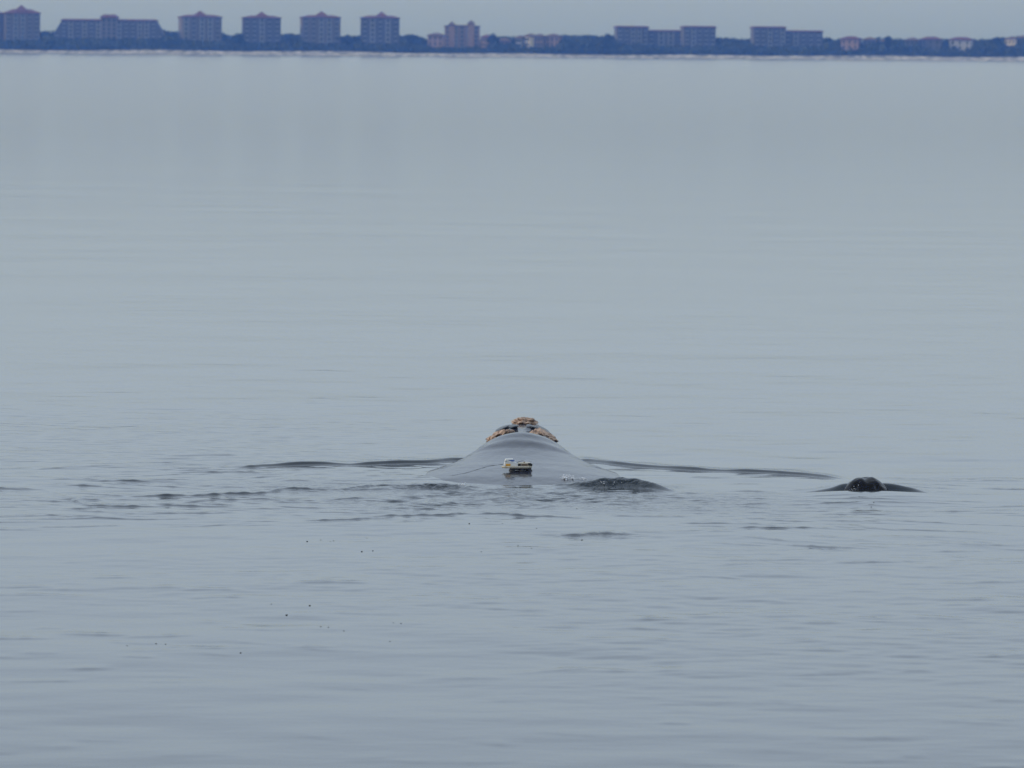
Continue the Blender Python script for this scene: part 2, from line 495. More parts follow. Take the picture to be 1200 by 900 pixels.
def pchip(xq, xp, yp):
    h = np.diff(xp); dl = np.diff(yp) / h
    d = np.zeros(len(xp)); d[0], d[-1] = dl[0], dl[-1]
    for i in range(1, len(xp) - 1):
        if dl[i - 1] * dl[i] > 0:
            w1, w2 = 2 * h[i] + h[i - 1], h[i] + 2 * h[i - 1]
            d[i] = (w1 + w2) / (w1 / dl[i - 1] + w2 / dl[i])
    k = np.clip(np.searchsorted(xp, xq) - 1, 0, len(h) - 1)
    t = (xq - xp[k]) / h[k]
    return ((1 + 2 * t) * (1 - t) ** 2 * yp[k] + t * (1 - t) ** 2 * h[k] * d[k]
            + t * t * (3 - 2 * t) * yp[k + 1] + t * t * (t - 1) * h[k] * d[k + 1])


def smooth1(a, k):
    ker = np.hanning(k + 2)[1:-1]; ker /= ker.sum()
    return np.convolve(np.pad(a, k, mode='edge'), ker, 'same')[k:-k]


def loft(stations, cx, rows, segs, bumps=None, smooth_k=9):
    YQ = np.linspace(stations[0, 0], stations[-1, 0], rows)
    cols = [smooth1(pchip(YQ, stations[:, 0], stations[:, i]), smooth_k) for i in range(1, 5)]
    t = np.linspace(0, 2 * math.pi, segs, endpoint=False)
    # concentrate vertices on the upper side
    t = t - 0.75 * np.sin(t) * 0.75
    P = np.zeros((rows, segs, 3))
    zt, a, bt, bb = [c[:, None] for c in cols]
    zc = zt - bt
    P[..., 0] = a * np.sin(t)[None]
    P[..., 1] = YQ[:, None]
    P[..., 2] = zc + np.where(np.cos(t)[None] > 0, bt, bb) * np.cos(t)[None]
    if bumps is not None:
        up = np.clip(np.cos(t)[None], 0, 1)
        P[..., 2] += bumps(P[..., 0], P[..., 1]) * up
    P[..., 0] += cx
    return P


def whale_bumps(x, y):
    e = np.exp
    b = 0
    # pair of raised blowhole lips with a furrow between them
    for s in (-1, 1):
        b = b + 0.066 * e(-((x - s * (0.12 + 0.05 * (y - 84.2))) / 0.095) ** 2 - ((y - 84.25) / 0.24) ** 2)
        b = b - 0.02 * e(-((x - s * 0.22) / 0.035) ** 2 - ((y - 84.2) / 0.3) ** 2)
    b = b - 0.010 * e(-(x / 0.04) ** 2 - ((y - 84.2) / 0.4) ** 2)
    # rims of the upper jaw either side, ahead of the blowholes
    b = b + 0.062 * e(-((np.abs(x) - 0.29) / 0.11) ** 2 - ((y - 84.75) / 0.22) ** 2)
    # broad shoulders under the callosities
    b = b + 0.045 * e(-((np.abs(x) - 0.34) / 0.13) ** 2 - ((y - 83.6) / 0.4) ** 2)
    # soft creases where water sheets off behind the ridge
    b = b + 0.006 * np.sin((y - 80) * 9 + 1.5 * x) * e(-((y - 81.6) / 0.6) ** 2)
    b = b + 0.0025 * field(x, y, (0.5, 1.6), 24, 0.7, seed=40)
    return b


PW = loft(ST, WX, 420, 120, whale_bumps)
wroot = empty('right_whale', (WX, 79.0, 0.0))
tag(wroot, 'large dark wet whale swimming away, tan crusts on its head, broad smooth back', 'whale')
bpy.context.view_layer.update()


def child(name, me, material, parent, off=None):
    """Mesh given in world coordinates, stored relative to its thing's base."""
    base = off if off is not None else parent.location
    me.transform(Matrix.Translation(-Vector(base)))
    o = bpy.data.objects.new(name, me); COL.objects.link(o)
    if material: me.materials.append(material)
    o.parent = parent
    return o


def whale_body_mesh(P, name, fl_c=None, fl_w=0, extra=None):
    me = grid_mesh(name, P, True, close_u=True)
    bm = bmesh.new(); bm.from_mesh(me)
    bmesh.ops.holes_fill(bm, edges=[e for e in bm.edges if e.is_boundary], sides=0)
    bmesh.ops.recalc_face_normals(bm, faces=bm.faces[:])
    bm.to_mesh(me); bm.free()
    me.polygons.foreach_set('use_smooth', np.ones(len(me.polygons), dtype=bool))
    return me


def fluke_mesh(cx, cy, cz, span, name):
    n = 24; P = np.zeros((n, 12, 3))
    for i, s in enumerate(np.linspace(-1, 1, n)):
        c = 0.55 * span * 0.35 * (1 - abs(s) ** 1.6) + 0.02
        sw = 0.18 * span * abs(s) ** 1.3
        for j in range(12):
            a = 2 * math.pi * j / 12
            P[i, j] = (cx + s * span / 2, cy - sw + c * math.cos(a) * 0.6, cz + 0.07 * c * math.sin(a) + 0.01 * math.sin(a))
    return fix_normals(grid_mesh(name, P, True, close_u=True))


def fin_mesh(cx, cy, cz, side, ln, name):
    n = 16; P = np.zeros((n, 12, 3))
    for i, s in enumerate(np.linspace(0, 1, n)):
        c = 0.32 * ln * (1 - 0.55 * s ** 2) * math.sqrt(max(0.02, 1 - s ** 6))
        for j in range(12):
            a = 2 * math.pi * j / 12
            P[i, j] = (cx + side * ln * s * 0.9, cy - 0.35 * ln * s + c * 0.5 * math.cos(a), cz - 0.35 * ln * s + 0.10 * c * math.sin(a))
    return fix_normals(grid_mesh(name, P, True, close_u=True))


child('body', whale_body_mesh(PW, 'whale_body'), M['skin'], wroot)
child('fluke', fluke_mesh(WX, 73.2, -1.66, 4.2, 'fluke'), M['skin'], wroot)
for s in (-1, 1):
    child('flipper', fin_mesh(WX + s * 1.1, 81.3, -1.5, s, 1.7, 'flipper'), M['skin'], wroot)


def back_z(P, xq, yq):
    """Height of the upper surface of a loft at (x, y)."""
    i = int(np.argmin(np.abs(P[:, 0, 1] - yq)))
    row = P[i]; top = row[row[:, 2] > row[:, 2].max() - 0.9]
    o = np.argsort(top[:, 0])
    return float(np.interp(xq, top[o, 0], top[o, 2]))


def lump(name, cx, cy, cz, rx, ry, rz, tilt=0.0, seed=0, rough=0.11, sub=5):
    bm = bmesh.new(); bmesh.ops.create_icosphere(bm, subdivisions=sub, radius=1.0)
    c = np.array([v.co[:] for v in bm.verts])
    g = np.random.default_rng(seed)
    r = np.ones(len(c))
    for lam, am in ((1.6, 0.10), (0.7, rough * 0.8), (0.33, rough * 0.55), (0.17, rough * 0.35)):
        f = np.zeros(len(c))
        for _ in range(14):
            d = g.normal(size=3); d /= np.linalg.norm(d)
            f += np.sin(c @ d * 2 * math.pi / lam + g.uniform(0, 6.28))
        r += am * f / math.sqrt(7)
    c = c * r[:, None]
    c[:, 2] = np.where(c[:, 2] > 0, np.sign(c[:, 2]) * np.abs(c[:, 2]) ** 0.8, c[:, 2])
    c *= np.array([rx, ry, rz])
    ct, stt = math.cos(tilt), math.sin(tilt)
    c = np.stack([c[:, 0] * ct - c[:, 2] * stt, c[:, 1], c[:, 0] * stt + c[:, 2] * ct], 1)
    c += np.array([cx, cy, cz])
    for v_, p in zip(bm.verts, c): v_.co = p
    return bm_mesh(name, bm, smooth=True)


CAL = [  # (x from centreline, Y, rx, ry, rz, tilt, lift)
    (-0.325, 83.45, 0.190, 0.36, 0.095, 0.50, -0.068, 'crust on the left of the head'),
    (0.300, 83.55, 0.185, 0.36, 0.088, -0.40, -0.060, 'crust on the right of the head'),
    (0.05, 87.00, 0.175, 0.36, 0.072, 0.0, 0.012, 'domed crust at the tip of the snout'),
]
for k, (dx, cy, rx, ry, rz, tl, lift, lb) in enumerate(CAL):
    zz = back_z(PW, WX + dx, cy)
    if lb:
        child('callosity_shade', lump('callosity_shade', WX + dx + 0.03 * (dx > 0.1), cy - 0.03, zz - 0.03 + lift, rx * 1.02, ry * 0.9, rz * 0.4, tl, seed=150 + k, rough=0.10, sub=4), M['shade_crease'], wroot)  # dark lump low on each crust paints its shaded underside
    o = child('callosity', lump('callosity', WX + dx, cy, zz + lift, rx, ry, rz, tl, seed=50 + k), M['callosity'], wroot)
    if lb: o['label'] = lb

# added lumps, darker to paint shade on the head's outline and blowhole lips
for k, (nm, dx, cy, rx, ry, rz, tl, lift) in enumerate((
        ('head_shade_lump', -0.27, 84.70, 0.13, 0.30, 0.034, 0.42, -0.006), ('head_shade_lump', 0.30, 84.75, 0.13, 0.30, 0.034, -0.42, -0.006),
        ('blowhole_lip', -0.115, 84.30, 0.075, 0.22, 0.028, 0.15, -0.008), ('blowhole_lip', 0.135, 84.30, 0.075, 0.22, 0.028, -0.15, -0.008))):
    child(nm, lump(nm, WX + dx, cy, back_z(PW, WX + dx, cy) + lift, rx, ry, rz, tl, seed=80 + k, rough=0.025, sub=4), M['head_shade'], wroot)

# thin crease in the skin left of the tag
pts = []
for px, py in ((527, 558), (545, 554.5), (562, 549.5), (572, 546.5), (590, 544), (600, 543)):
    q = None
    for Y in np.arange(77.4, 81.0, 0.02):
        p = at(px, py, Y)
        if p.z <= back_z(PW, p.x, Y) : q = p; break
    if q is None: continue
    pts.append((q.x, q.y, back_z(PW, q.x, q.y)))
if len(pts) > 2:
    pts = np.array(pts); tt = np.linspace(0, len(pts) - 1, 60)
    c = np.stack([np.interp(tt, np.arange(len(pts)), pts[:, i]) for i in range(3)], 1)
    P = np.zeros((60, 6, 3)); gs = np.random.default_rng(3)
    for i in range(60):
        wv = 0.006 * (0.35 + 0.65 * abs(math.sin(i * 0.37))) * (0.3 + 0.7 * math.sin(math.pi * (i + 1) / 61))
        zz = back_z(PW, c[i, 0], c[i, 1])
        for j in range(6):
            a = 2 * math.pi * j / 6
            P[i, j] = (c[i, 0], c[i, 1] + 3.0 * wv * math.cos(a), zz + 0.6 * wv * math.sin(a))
    child('skin_crease', fix_normals(grid_mesh('skin_crease', P, True, True)), M['shade_crease'], wroot)

# ------------------------------------------------------------------ calf
CS = np.array([
    (72.2, -0.95, 0.06, 0.06, 0.08), (73.0, -0.75, 0.22, 0.2, 0.25), (74.2, -0.42, 0.5, 0.35, 0.55), (75.2, -0.22, 0.62, 0.45, 0.7),
    (75.9, -0.10, 0.60, 0.45, 0.7), (76.25, -0.05, 0.56, 0.42, 0.7), (76.40, 0.02, 0.50, 0.40, 0.65), (76.54, 0.135, 0.40, 0.40, 0.62), (76.70, 0.186, 0.37, 0.42, 0.6),
    (76.95, 0.165, 0.36, 0.40, 0.6), (77.3, 0.10, 0.36, 0.36, 0.55), (77.8, 0.0, 0.3, 0.4, 0.45), (78.2, -0.18, 0.16, 0.25, 0.3), (78.35, -0.35, 0.04, 0.05, 0.06)])


def calf_bumps(x, y):
    e = np.exp
    b = 0
    for s in (-1, 1):
        b = b + 0.010 * e(-((x - s * 0.12) / 0.05) ** 2 - ((y - 76.62) / 0.12) ** 2)
        b = b - 0.05 * e(-((x - s * 0.135) / 0.035) ** 2 - ((y - 76.50) / 0.05) ** 2)
    b = b - 0.012 * e(-(x / 0.03) ** 2 - ((y - 76.65) / 0.2) ** 2)
    b = b + 0.007 * field(x, y, (0.07, 0.3), 40, seed=44)
    return b


PC = loft(CS, CX, 420, 120, calf_bumps, smooth_k=5)
croot = empty('whale_calf', (CX, 76.6, 0.0))
tag(croot, 'small black calf showing only its rounded blowhole hump beside the large whale', 'whale')
child('body', whale_body_mesh(PC, 'calf_body'), M['calf'], croot)
child('fluke', fluke_mesh(CX, 72.1, -1.0, 1.5, 'calf_fluke'), M['calf'], croot)
for s in (-1, 1):
    child('flipper', fin_mesh(CX + s * 0.4, 76.9, -0.5, s, 0.7, 'calf_flipper'), M['calf'], croot)

# ------------------------------------------------------------------ tag on the back
TY = 77.6
while at(606.5, 551.5, TY).z > back_z(PW, at(606.5, 551.5, TY).x, TY): TY += 0.02
tp = at(606.5, 551.5, TY)
tz = back_z(PW, tp.x, TY)
troot = empty('tracking_tag', (tp.x, TY, tz))
tag(troot, 'small white and cream tracking tag with orange patch stuck on the large whale', 'tracking tag')
KT = 0.0113   # metres per photo pixel at the tag


def tpart(name, me, material, parent=troot):
    return mesh_obj(name, me, material, parent)


# base plate: boat shaped, pointed to the left
bm = bmesh.new()
ol = [(-0.188, 0.0), (-0.165, 0.045), (-0.10, 0.075), (0.12, 0.075), (0.165, 0.05), (0.172, 0), (0.165, -0.05), (0.12, -0.075), (-0.10, -0.075), (-0.165, -0.045)]
lo = [bm.verts.new((a * 0.93, b * 0.9, 0.030)) for a, b in ol]
md = [bm.verts.new((a, b, 0.044)) for a, b in ol]
hi = [bm.verts.new((a * 0.97, b * 0.95, 0.054)) for a, b in ol]
n = len(ol)
for A, B in ((lo, md), (md, hi)):
    for i in range(n): bm.faces.new((A[i], A[(i + 1) % n], B[(i + 1) % n], B[i]))
bm.faces.new(lo[::-1]); bm.faces.new(hi)
base = tpart('base_plate', bm_mesh('base_plate', bm), M['tag_cream'])
# suction cups under the plate
bm = bmesh.new()
prof = [(0.0, 0.032), (0.018, 0.032), (0.020, 0.018), (0.034, 0.006), (0.040, -0.012), (0.0, -0.014)]
sg = 14
rings = []
for r, zz in prof:
    rings.append([bm.verts.new((r * math.cos(2 * math.pi * i / sg), r * math.sin(2 * math.pi * i / sg), zz)) for i in range(sg)] if r else [bm.verts.new((0, 0, zz))])
for A, B in zip(rings, rings[1:]):
    for i in range(sg):
        a0, a1 = A[i % len(A)], A[(i + 1) % len(A)]; b0, b1 = B[i % len(B)], B[(i + 1) % len(B)]
        bm.faces.new([v_ for k_, v_ in enumerate((a0, a1, b1, b0)) if v_ not in (a0, a1, b1, b0)[:k_]])
cup = bm_mesh('suction_cup', bm, smooth=True); cup.materials.append(M['black'])
for cx_, cy_ in ((-0.065, -0.04), (-0.065, 0.045), (0.05, -0.045), (0.05, 0.045), (0.135, -0.03), (0.135, 0.035)):
    o = mesh_obj('suction_cup', cup, None, troot, (cx_, cy_, 0))
tpart('underside_block', box_mesh('underside_block', -0.09, 0.158, -0.05, 0.05, 0.008, 0.034, 0.008), M['black'])  # black block filling the gap under the plate
# white housing on the left, leaning nose
bm = bmesh.new()
sec = [(-0.160, 0.054), (-0.150, 0.098), (-0.146, 0.128), (-0.118, 0.131), (-0.095, 0.112), (-0.040, 0.098), (-0.004, 0.092), (0.002, 0.054)]
A = [bm.verts.new((a, -0.055, b)) for a, b in sec]; B = [bm.verts.new((a, 0.055, b)) for a, b in sec]
for i in range(len(sec)): bm.faces.new((A[i], A[(i + 1) % len(sec)], B[(i + 1) % len(sec)], B[i]))
bm.faces.new(A[::-1]); bm.faces.new(B)
bmesh.ops.bevel(bm, geom=bm.edges[:], offset=0.005, segments=2, affect='EDGES')
hs = tpart('housing', bm_mesh('housing', bm), M['tag_white'])
tpart('orange_patch', box_mesh('orange_patch', -0.140, -0.086, -0.0585, -0.052, 0.058, 0.082, 0.002), M['tag_orange'], hs)
tpart('housing_slot', box_mesh('housing_slot', -0.152, -0.128, -0.0575, -0.05, 0.111, 0.116, 0.001), M['black'], hs)
# blue plate with white lid at the top
bl = tpart('antenna_cap', box_mesh('antenna_cap', -0.125, -0.040, -0.050, 0.050, 0.110, 0.127, 0.004), M['tag_blue'])
tpart('cap_lid', box_mesh('cap_lid', -0.140, -0.052, -0.052, 0.052, 0.1285, 0.136, 0.003), M['tag_white'], bl)
# float block on the right with resin and black ports
fl = tpart('float_block', box_mesh('float_block', 0.006, 0.150, -0.055, 0.055, 0.055, 0.094, 0.008), M['tag_cream'])
tpart('resin_panel', box_mesh('resin_panel', 0.042, 0.112, -0.0595, -0.05, 0.060, 0.084, 0.003), M['tag_brown'], fl)
tpart('port', box_mesh('port', 0.004, 0.036, -0.0600, -0.05, 0.060, 0.083, 0.004), M['black'], fl)
tpart('port', box_mesh('port', 0.118, 0.152, -0.0600, -0.045, 0.064, 0.091, 0.004), M['black'], fl)
tpart('end_cap', box_mesh('end_cap', 0.1515, 0.170, -0.045, 0.045, 0.056, 0.080, 0.006), M['black'], fl)
bm = bmesh.new(); bmesh.ops.create_uvsphere(bm, u_segments=12, v_segments=8, radius=0.011)
mesh_obj('sensor_knob', bm_mesh('sensor_knob', bm, True), M['tag_brown'], fl, (0.075, -0.03, 0.097))
bm = bmesh.new(); bmesh.ops.create_cone(bm, cap_ends=True, segments=8, radius1=0.003, radius2=0.0015, depth=0.09)
o = mesh_obj('antenna_wire', bm_mesh('antenna_wire', bm, True), M['black'], troot, (0.03, 0.02, 0.105)); o.rotation_euler = (0, math.radians(75), 0)
# sit the tag along the skin
s0, s1 = back_z(PW, tp.x - 0.15, TY), back_z(PW, tp.x + 0.15, TY)
troot.scale = (1.14,) * 3
troot.rotation_euler = (0, -math.atan2(s1 - s0, 0.3) * 0.6, math.radians(4))

# ------------------------------------------------------------------ foam and flecks
def hit(px, py):
    """First point of the sea or of the whale's back along the sight line."""
    Y = on_water(px, py).y - 3
    while True:
        p = at(px, py, Y)
        s_ = max(water_z(p.x, Y), back_z(PW, p.x, Y) if 73.5 < Y < 88 and abs(p.x - WX) < 1.9 else -1)
        if p.z <= s_: return Vector((p.x, Y, s_))
        Y += 0.03


def foam(name, spots, label, seed):
    g = np.random.default_rng(seed); bm = bmesh.new()
    for px, py, spx, spy, n, r0, r1, zs in spots:
        for _ in range(n):
            a, b = g.normal(0, spx), g.normal(0, spy)
            p = hit(px + a, py + b)
            zz = p.z + abs(g.normal(0, zs))
            r = g.uniform(r0, r1) * math.exp(-abs(a) / (2 * spx))
            mtx = Matrix.Translation((p.x, p.y, zz)) @ Matrix.Diagonal((1.3, 1.6, g.uniform(0.5, 1.0), 1))
            bmesh.ops.create_icosphere(bm, subdivisions=1, radius=r, matrix=mtx)
    o = mesh_obj(name, bm_mesh(name, bm, True), M['foam'])
    return tag(o, label, 'foam', kind='stuff')


foam('foam', [(662, 561, 3.5, .7, 60, 0.003, 0.012, 0.018), (671, 561.5, 4, .8, 50, 0.003, 0.011, 0.015), (684, 562, 3, 0.6, 26, 0.003, 0.010, 0.012), (706, 567, 2, .6, 6, 0.005, 0.012, 0.008), (722, 566, 9, 2, 10, 0.003, 0.006, 0.008)],
     'white foam bubbling along the right side of the large whale', 61)
foam('foam', [(543, 569, 2.0, 0.6, 16, 0.005, 0.013, 0.012), (537, 568, 2.0, 0.6, 6, 0.003, 0.008, 0.01)],
     'small fleck of foam at the left edge of the large whale', 62)

gd = np.random.default_rng(9); bm = bmesh.new()
for _ in range(26):
    p = at(1001 + gd.normal(0, 4.5), 565 + gd.normal(0, 2.5) - 1.5, 76.5 + gd.normal(0, .04))
    i_ = int(np.argmin(np.abs(PC[:, 0, 1] - p.y))); zz = back_z(PC, p.x, p.y)
    bmesh.ops.create_icosphere(bm, subdivisions=1, radius=gd.uniform(0.002, 0.006), matrix=Matrix.Translation((p.x, p.y, max(zz + 0.001, -0.02))))
tag(mesh_obj('water_droplets', bm_mesh('water_droplets', bm, True), M['foam']), 'fine white droplets running off the black calf', 'droplets', kind='stuff')

bm = bmesh.new(); bmesh.ops.create_icosphere(bm, subdivisions=2, radius=0.011)
for v_ in bm.verts:
    v_.co *= 1 + 0.12 * math.sin(v_.co.x * 400) ; v_.co.z *= 0.75
fleck_me = bm_mesh('fleck', bm, True); fleck_me.materials.append(M['fleck'])
FL = [(336, 721, 1.5), (363, 710, 1.3), (318, 708, .7), (376, 735, .8), (385, 736, .8), (403, 740, .7), (282, 766, 1.0), (183, 755, .9), (149, 757, .7), (194, 755.5, .7),
      (360, 634, 1.2), (376, 632, .7), (391, 633, .8), (387, 634, .6), (424, 646, 1.3), (437, 645, .9), (430, 630, .6), (550, 614, 1.1), (564, 646, .7), (589, 614, .6), (607, 639, .8), (623, 643, .7),
      (629, 619, .7), (457, 752, .7), (470, 732, .8), (461, 731, .6), (682, 632, 1.1), (676, 597, .8), (1024, 590, .9), (1021, 594, .8)]
for px, py, sc in FL:
    p = on_water(px, py)
    o = bpy.data.objects.new('floating_fleck', fleck_me); COL.objects.link(o)
    o.location = (p.x, p.y, water_z(p.x, p.y) + 0.003); o.scale = (sc * .75, sc * .9, sc * .5)
    tag(o, 'tiny dark fleck floating on the calm water', 'debris', 'dark flecks floating near the whales')

# ------------------------------------------------------------------ far shore buildings
WIN = {}


def win_meshes(w_, h_):
    k = (round(w_, 2), round(h_, 2))
    if k not in WIN:
        pane = box_mesh('window', -w_ / 2, w_ / 2, -0.06, 0.06, 0, h_); pane.materials.append(M['pane'])
        bal = bpy.data.meshes.new('balcony'); bm = bmesh.new()
        add_box(bm, -w_ * .62, w_ * .62, -1.5, 0, -0.25, 0)
        add_box(bm, -w_ * .62, w_ * .62, -1.5, -1.4, 0.0005, 0.95)
        add_box(bm, -w_ * .62, -w_ * .62 + .1, -1.3995, 0, 0.0005, 0.95)
        add_box(bm, w_ * .62 - .1, w_ * .62, -1.3995, 0, 0.0005, 0.95)
        bm.to_mesh(bal); bm.free(); bal.materials.append(M['rail'])
        WIN[k] = (pane, bal)
    return WIN[k]


def hip(name, x0, x1, y0, y1, z0, z1, over=0.8, inset=None, thick=0.5):
    bm = bmesh.new()
    a, b, c, d = x0 - over, x1 + over, y0 - over, y1 + over
    lo_ = [bm.verts.new(p) for p in ((a, c, z0), (b, c, z0), (b, d, z0), (a, d, z0))]
    mi = [bm.verts.new(p) for p in ((a, c, z0 + thick), (b, c, z0 + thick), (b, d, z0 + thick), (a, d, z0 + thick))]
    i_ = inset if inset is not None else min(b - a, d - c) / 2 - 0.05
    tp_ = [bm.verts.new(p) for p in ((a + i_, c + min(i_, (d - c) / 2 - .05), z1), (b - i_, c + min(i_, (d - c) / 2 - .05), z1), (b - i_, d - min(i_, (d - c) / 2 - .05), z1), (a + i_, d - min(i_, (d - c) / 2 - .05), z1))]
    for A, B in ((lo_, mi), (mi, tp_)):
        for i in range(4): bm.faces.new((A[i], A[(i + 1) % 4], B[(i + 1) % 4], B[i]))
    bm.faces.new(lo_[::-1]); bm.faces.new(tp_)
    return bm_mesh(name, bm)


GROUND = 3.4


def building(name, label, px0, px1, eave_y, Y, wall, roof, roof_rise, cols, floors, depth=18, cat='building', group=None,
             bay_cols=(), cupola=None, inset=None, balconies=True, yaw=0.0, ww=1.7, slant=0.0):
    pc = (px0 + px1) / 2
    c = at(pc, 50, Y); eave = at(pc, eave_y, Y).z
    wd = (px1 - px0) / F * Y
    r = empty(name, (c.x, Y, GROUND)); r.rotation_euler.z = yaw
    h = eave - GROUND
    tag(r, label, cat, group)
    if slant:       # upper storeys step in along sloping ends
        bm = bmesh.new()
        sec = [(-wd / 2, -1.5), (wd / 2, -1.5), (wd / 2, h * .55), (wd / 2 - slant, h), (-wd / 2 + slant, h), (-wd / 2, h * .55)]
        A = [bm.verts.new((a, 0, b)) for a, b in sec]; B = [bm.verts.new((a, depth, b)) for a, b in sec]
        for i in range(6): bm.faces.new((A[i], A[(i + 1) % 6], B[(i + 1) % 6], B[i]))
        bm.faces.new(A[::-1]); bm.faces.new(B)
        mesh_obj('wall', bm_mesh('wall', bm), wall, r)
    else:
        mesh_obj('wall', box_mesh('wall', -wd / 2, wd / 2, 0, depth, -1.5, h), wall, r)
    rf = mesh_obj('roof', hip('roof', -wd / 2 + slant, wd / 2 - slant, 0, depth, h + .003, h + max(roof_rise, .6), inset=inset), roof, r)
    if cupola:
        cw, ch, off = cupola
        mesh_obj('roof_peak', hip('roof_peak', off - cw / 2, off + cw / 2, depth * .1, depth * .1 + cw, h + roof_rise * .45, h + roof_rise + ch, over=.5), roof, rf)
    fh = h / floors
    pane, bal = win_meshes(ww, fh * .62)
    for i in range(cols):
        xx = -wd / 2 + wd * (i + .5) / cols
        if i in bay_cols:
            mesh_obj('bay', box_mesh('bay', xx - wd / cols * .36, xx + wd / cols * .36, -1.2, -.003, 0, h - .6), M['rail'], r)
        for f in range(floors):
            if slant and i in (0, cols - 1) and f > floors * .45: continue
            yo = -1.22 if i in bay_cols else -0.02
            o = bpy.data.objects.new('window', pane); COL.objects.link(o); o.parent = r
            o.location = (xx, yo, f * fh + fh * .2)
            if balconies and i not in bay_cols and f > 0:
                o = bpy.data.objects.new('balcony', bal); COL.objects.link(o); o.parent = r
                o.location = (xx, -0.003, f * fh + fh * .16)
    return r


TW = 'condominium towers on the far shore'
building('condominium_tower', 'condominium tower cut by the picture edge, next to the tower with a red cap', -40, 3, 16, 4200, M['wall_grey'], M['roof_red'], 3, 4, 8, group=TW)
building('condominium_tower', 'tall condominium tower with bright red cap beside the long low block', 6, 47, 16.0, 4190, M['wall_beige'], M['roof_red'], 3.2, 5, 8, group=TW, bay_cols=(1, 2), cupola=(9, 3.0, -.5), inset=7, yaw=.16)
rb = building('apartment_block', 'long apartment block with sloped roof ends and a raised red middle', 63, 192, 24.5, 4195, M['wall_grey'], M['roof_red'], 1.3, 16, 7, depth=18, bay_cols=(2, 4, 6, 9, 12, 13), inset=2, slant=5.5)
pm = at(129, 21, 4195)
mesh_obj('centre_block', box_mesh('centre_block', -5.5, 6, -1.8, 10, 0, pm.z - GROUND), M['wall_beige'], rb)
mesh_obj('centre_roof', hip('centre_roof', -5.5, 6, -1.8, 10, pm.z - GROUND + .003, pm.z - GROUND + 2.4, inset=2.5), M['roof_red'], rb)
pane, bal = win_meshes(1.7, 2.0)
for f in range(7):
    for xx in (-3.4, 0.2, 3.8):
        o = bpy.data.objects.new('window', pane); COL.objects.link(o); o.parent = rb; o.location = (xx, -1.82, 1 + f * 3)
for k, (a, b, ey, wl, lb) in enumerate((
        (213, 260, 20.5, 'wall_beige', 'condominium tower with pointed red roof next to the long low block'),
        (285, 329, 21.5, 'wall_grey', 'condominium tower with pointed roof, second along from the long low block'),
        (354, 399, 21.0, 'wall_beige', 'condominium tower with pointed roof, third along from the long low block'),
        (423, 468, 21.5, 'wall_grey', 'condominium tower with pointed roof, last of the row before low tan houses'))):
    building('condominium_tower', lb, a, b, ey, 4195 + 4 * k, M[wl], M['roof_red'], 2.0, 5, 7, group=TW, bay_cols=((0, 2, 3), (2,), (2, 3), (1, 3))[k], cupola=(8.5, 2.8, 0.5 * (k - 1)), inset=6, yaw=(.2, .1, .12, .05)[k])
building('turreted_hotel', 'tan building with two small peaked turrets among low houses', 521, 562, 31, 4195, M['wall_tan'], M['roof_brown'], 1.2, 5, 6, bay_cols=(1, 3), )
t2 = [o for o in bpy.data.objects if o.name.startswith('turreted_hotel')][0]
hz_ = at(541, 31, 4195).z - GROUND
mesh_obj('turret', box_mesh('turret', 4, 8.5, -2, 4, 0, hz_ + 1.8), M['wall_tan'], t2)
mesh_obj('turret_roof', hip('turret_roof', 4, 8.5, -2, 4, hz_ + 1.803, hz_ + 4.6, over=.5), M['roof_brown'], t2)
mesh_obj('turret', box_mesh('turret', -9.5, -5, -2, 4, 0, hz_ + .6), M['wall_tan'], t2)
mesh_obj('turret_roof', hip('turret_roof', -9.5, -5, -2, 4, hz_ + .603, hz_ + 3.6, over=.5), M['roof_brown'], t2)
BL = 'flat-topped blocks on the far shore'
building('apartment_block', 'higher red-edged block with a pale corner, rising next to the long tree belt', 723, 760, 32.5, 4190, M['wall_grey'], M['roof_red'], 1.3, 5, 6, group=BL, bay_cols=(2, 3), inset=1.5, yaw=.16, depth=12)
building('apartment_block', 'low flat-topped middle block joining two higher red-edged blocks', 758, 803, 37, 4204, M['wall_grey'], M['roof_red'], 1.2, 4, 5, group=BL, bay_cols=(1, 2), inset=1.5)
building('apartment_block', 'higher red-edged block at the end of three joined flat-topped blocks', 801, 839, 32.5, 4190, M['wall_grey'], M['roof_red'], 1.3, 5, 6, group=BL, bay_cols=(1,), inset=1.5, yaw=.16, depth=12)
building('apartment_block', 'higher half of a pair of flat-topped blocks standing alone among trees', 883, 921, 33, 4190, M['wall_grey'], M['roof_red'], 1.3, 5, 6, group=BL, bay_cols=(2, 4), inset=1.5, yaw=.16, depth=12)
building('apartment_block', 'lower half of a pair of flat-topped blocks standing alone among trees', 919, 964, 37.5, 4204, M['wall_grey'], M['roof_red'], 1.2, 5, 5, group=BL, bay_cols=(1,), inset=1.5)
HG = 'low houses on the far shore'
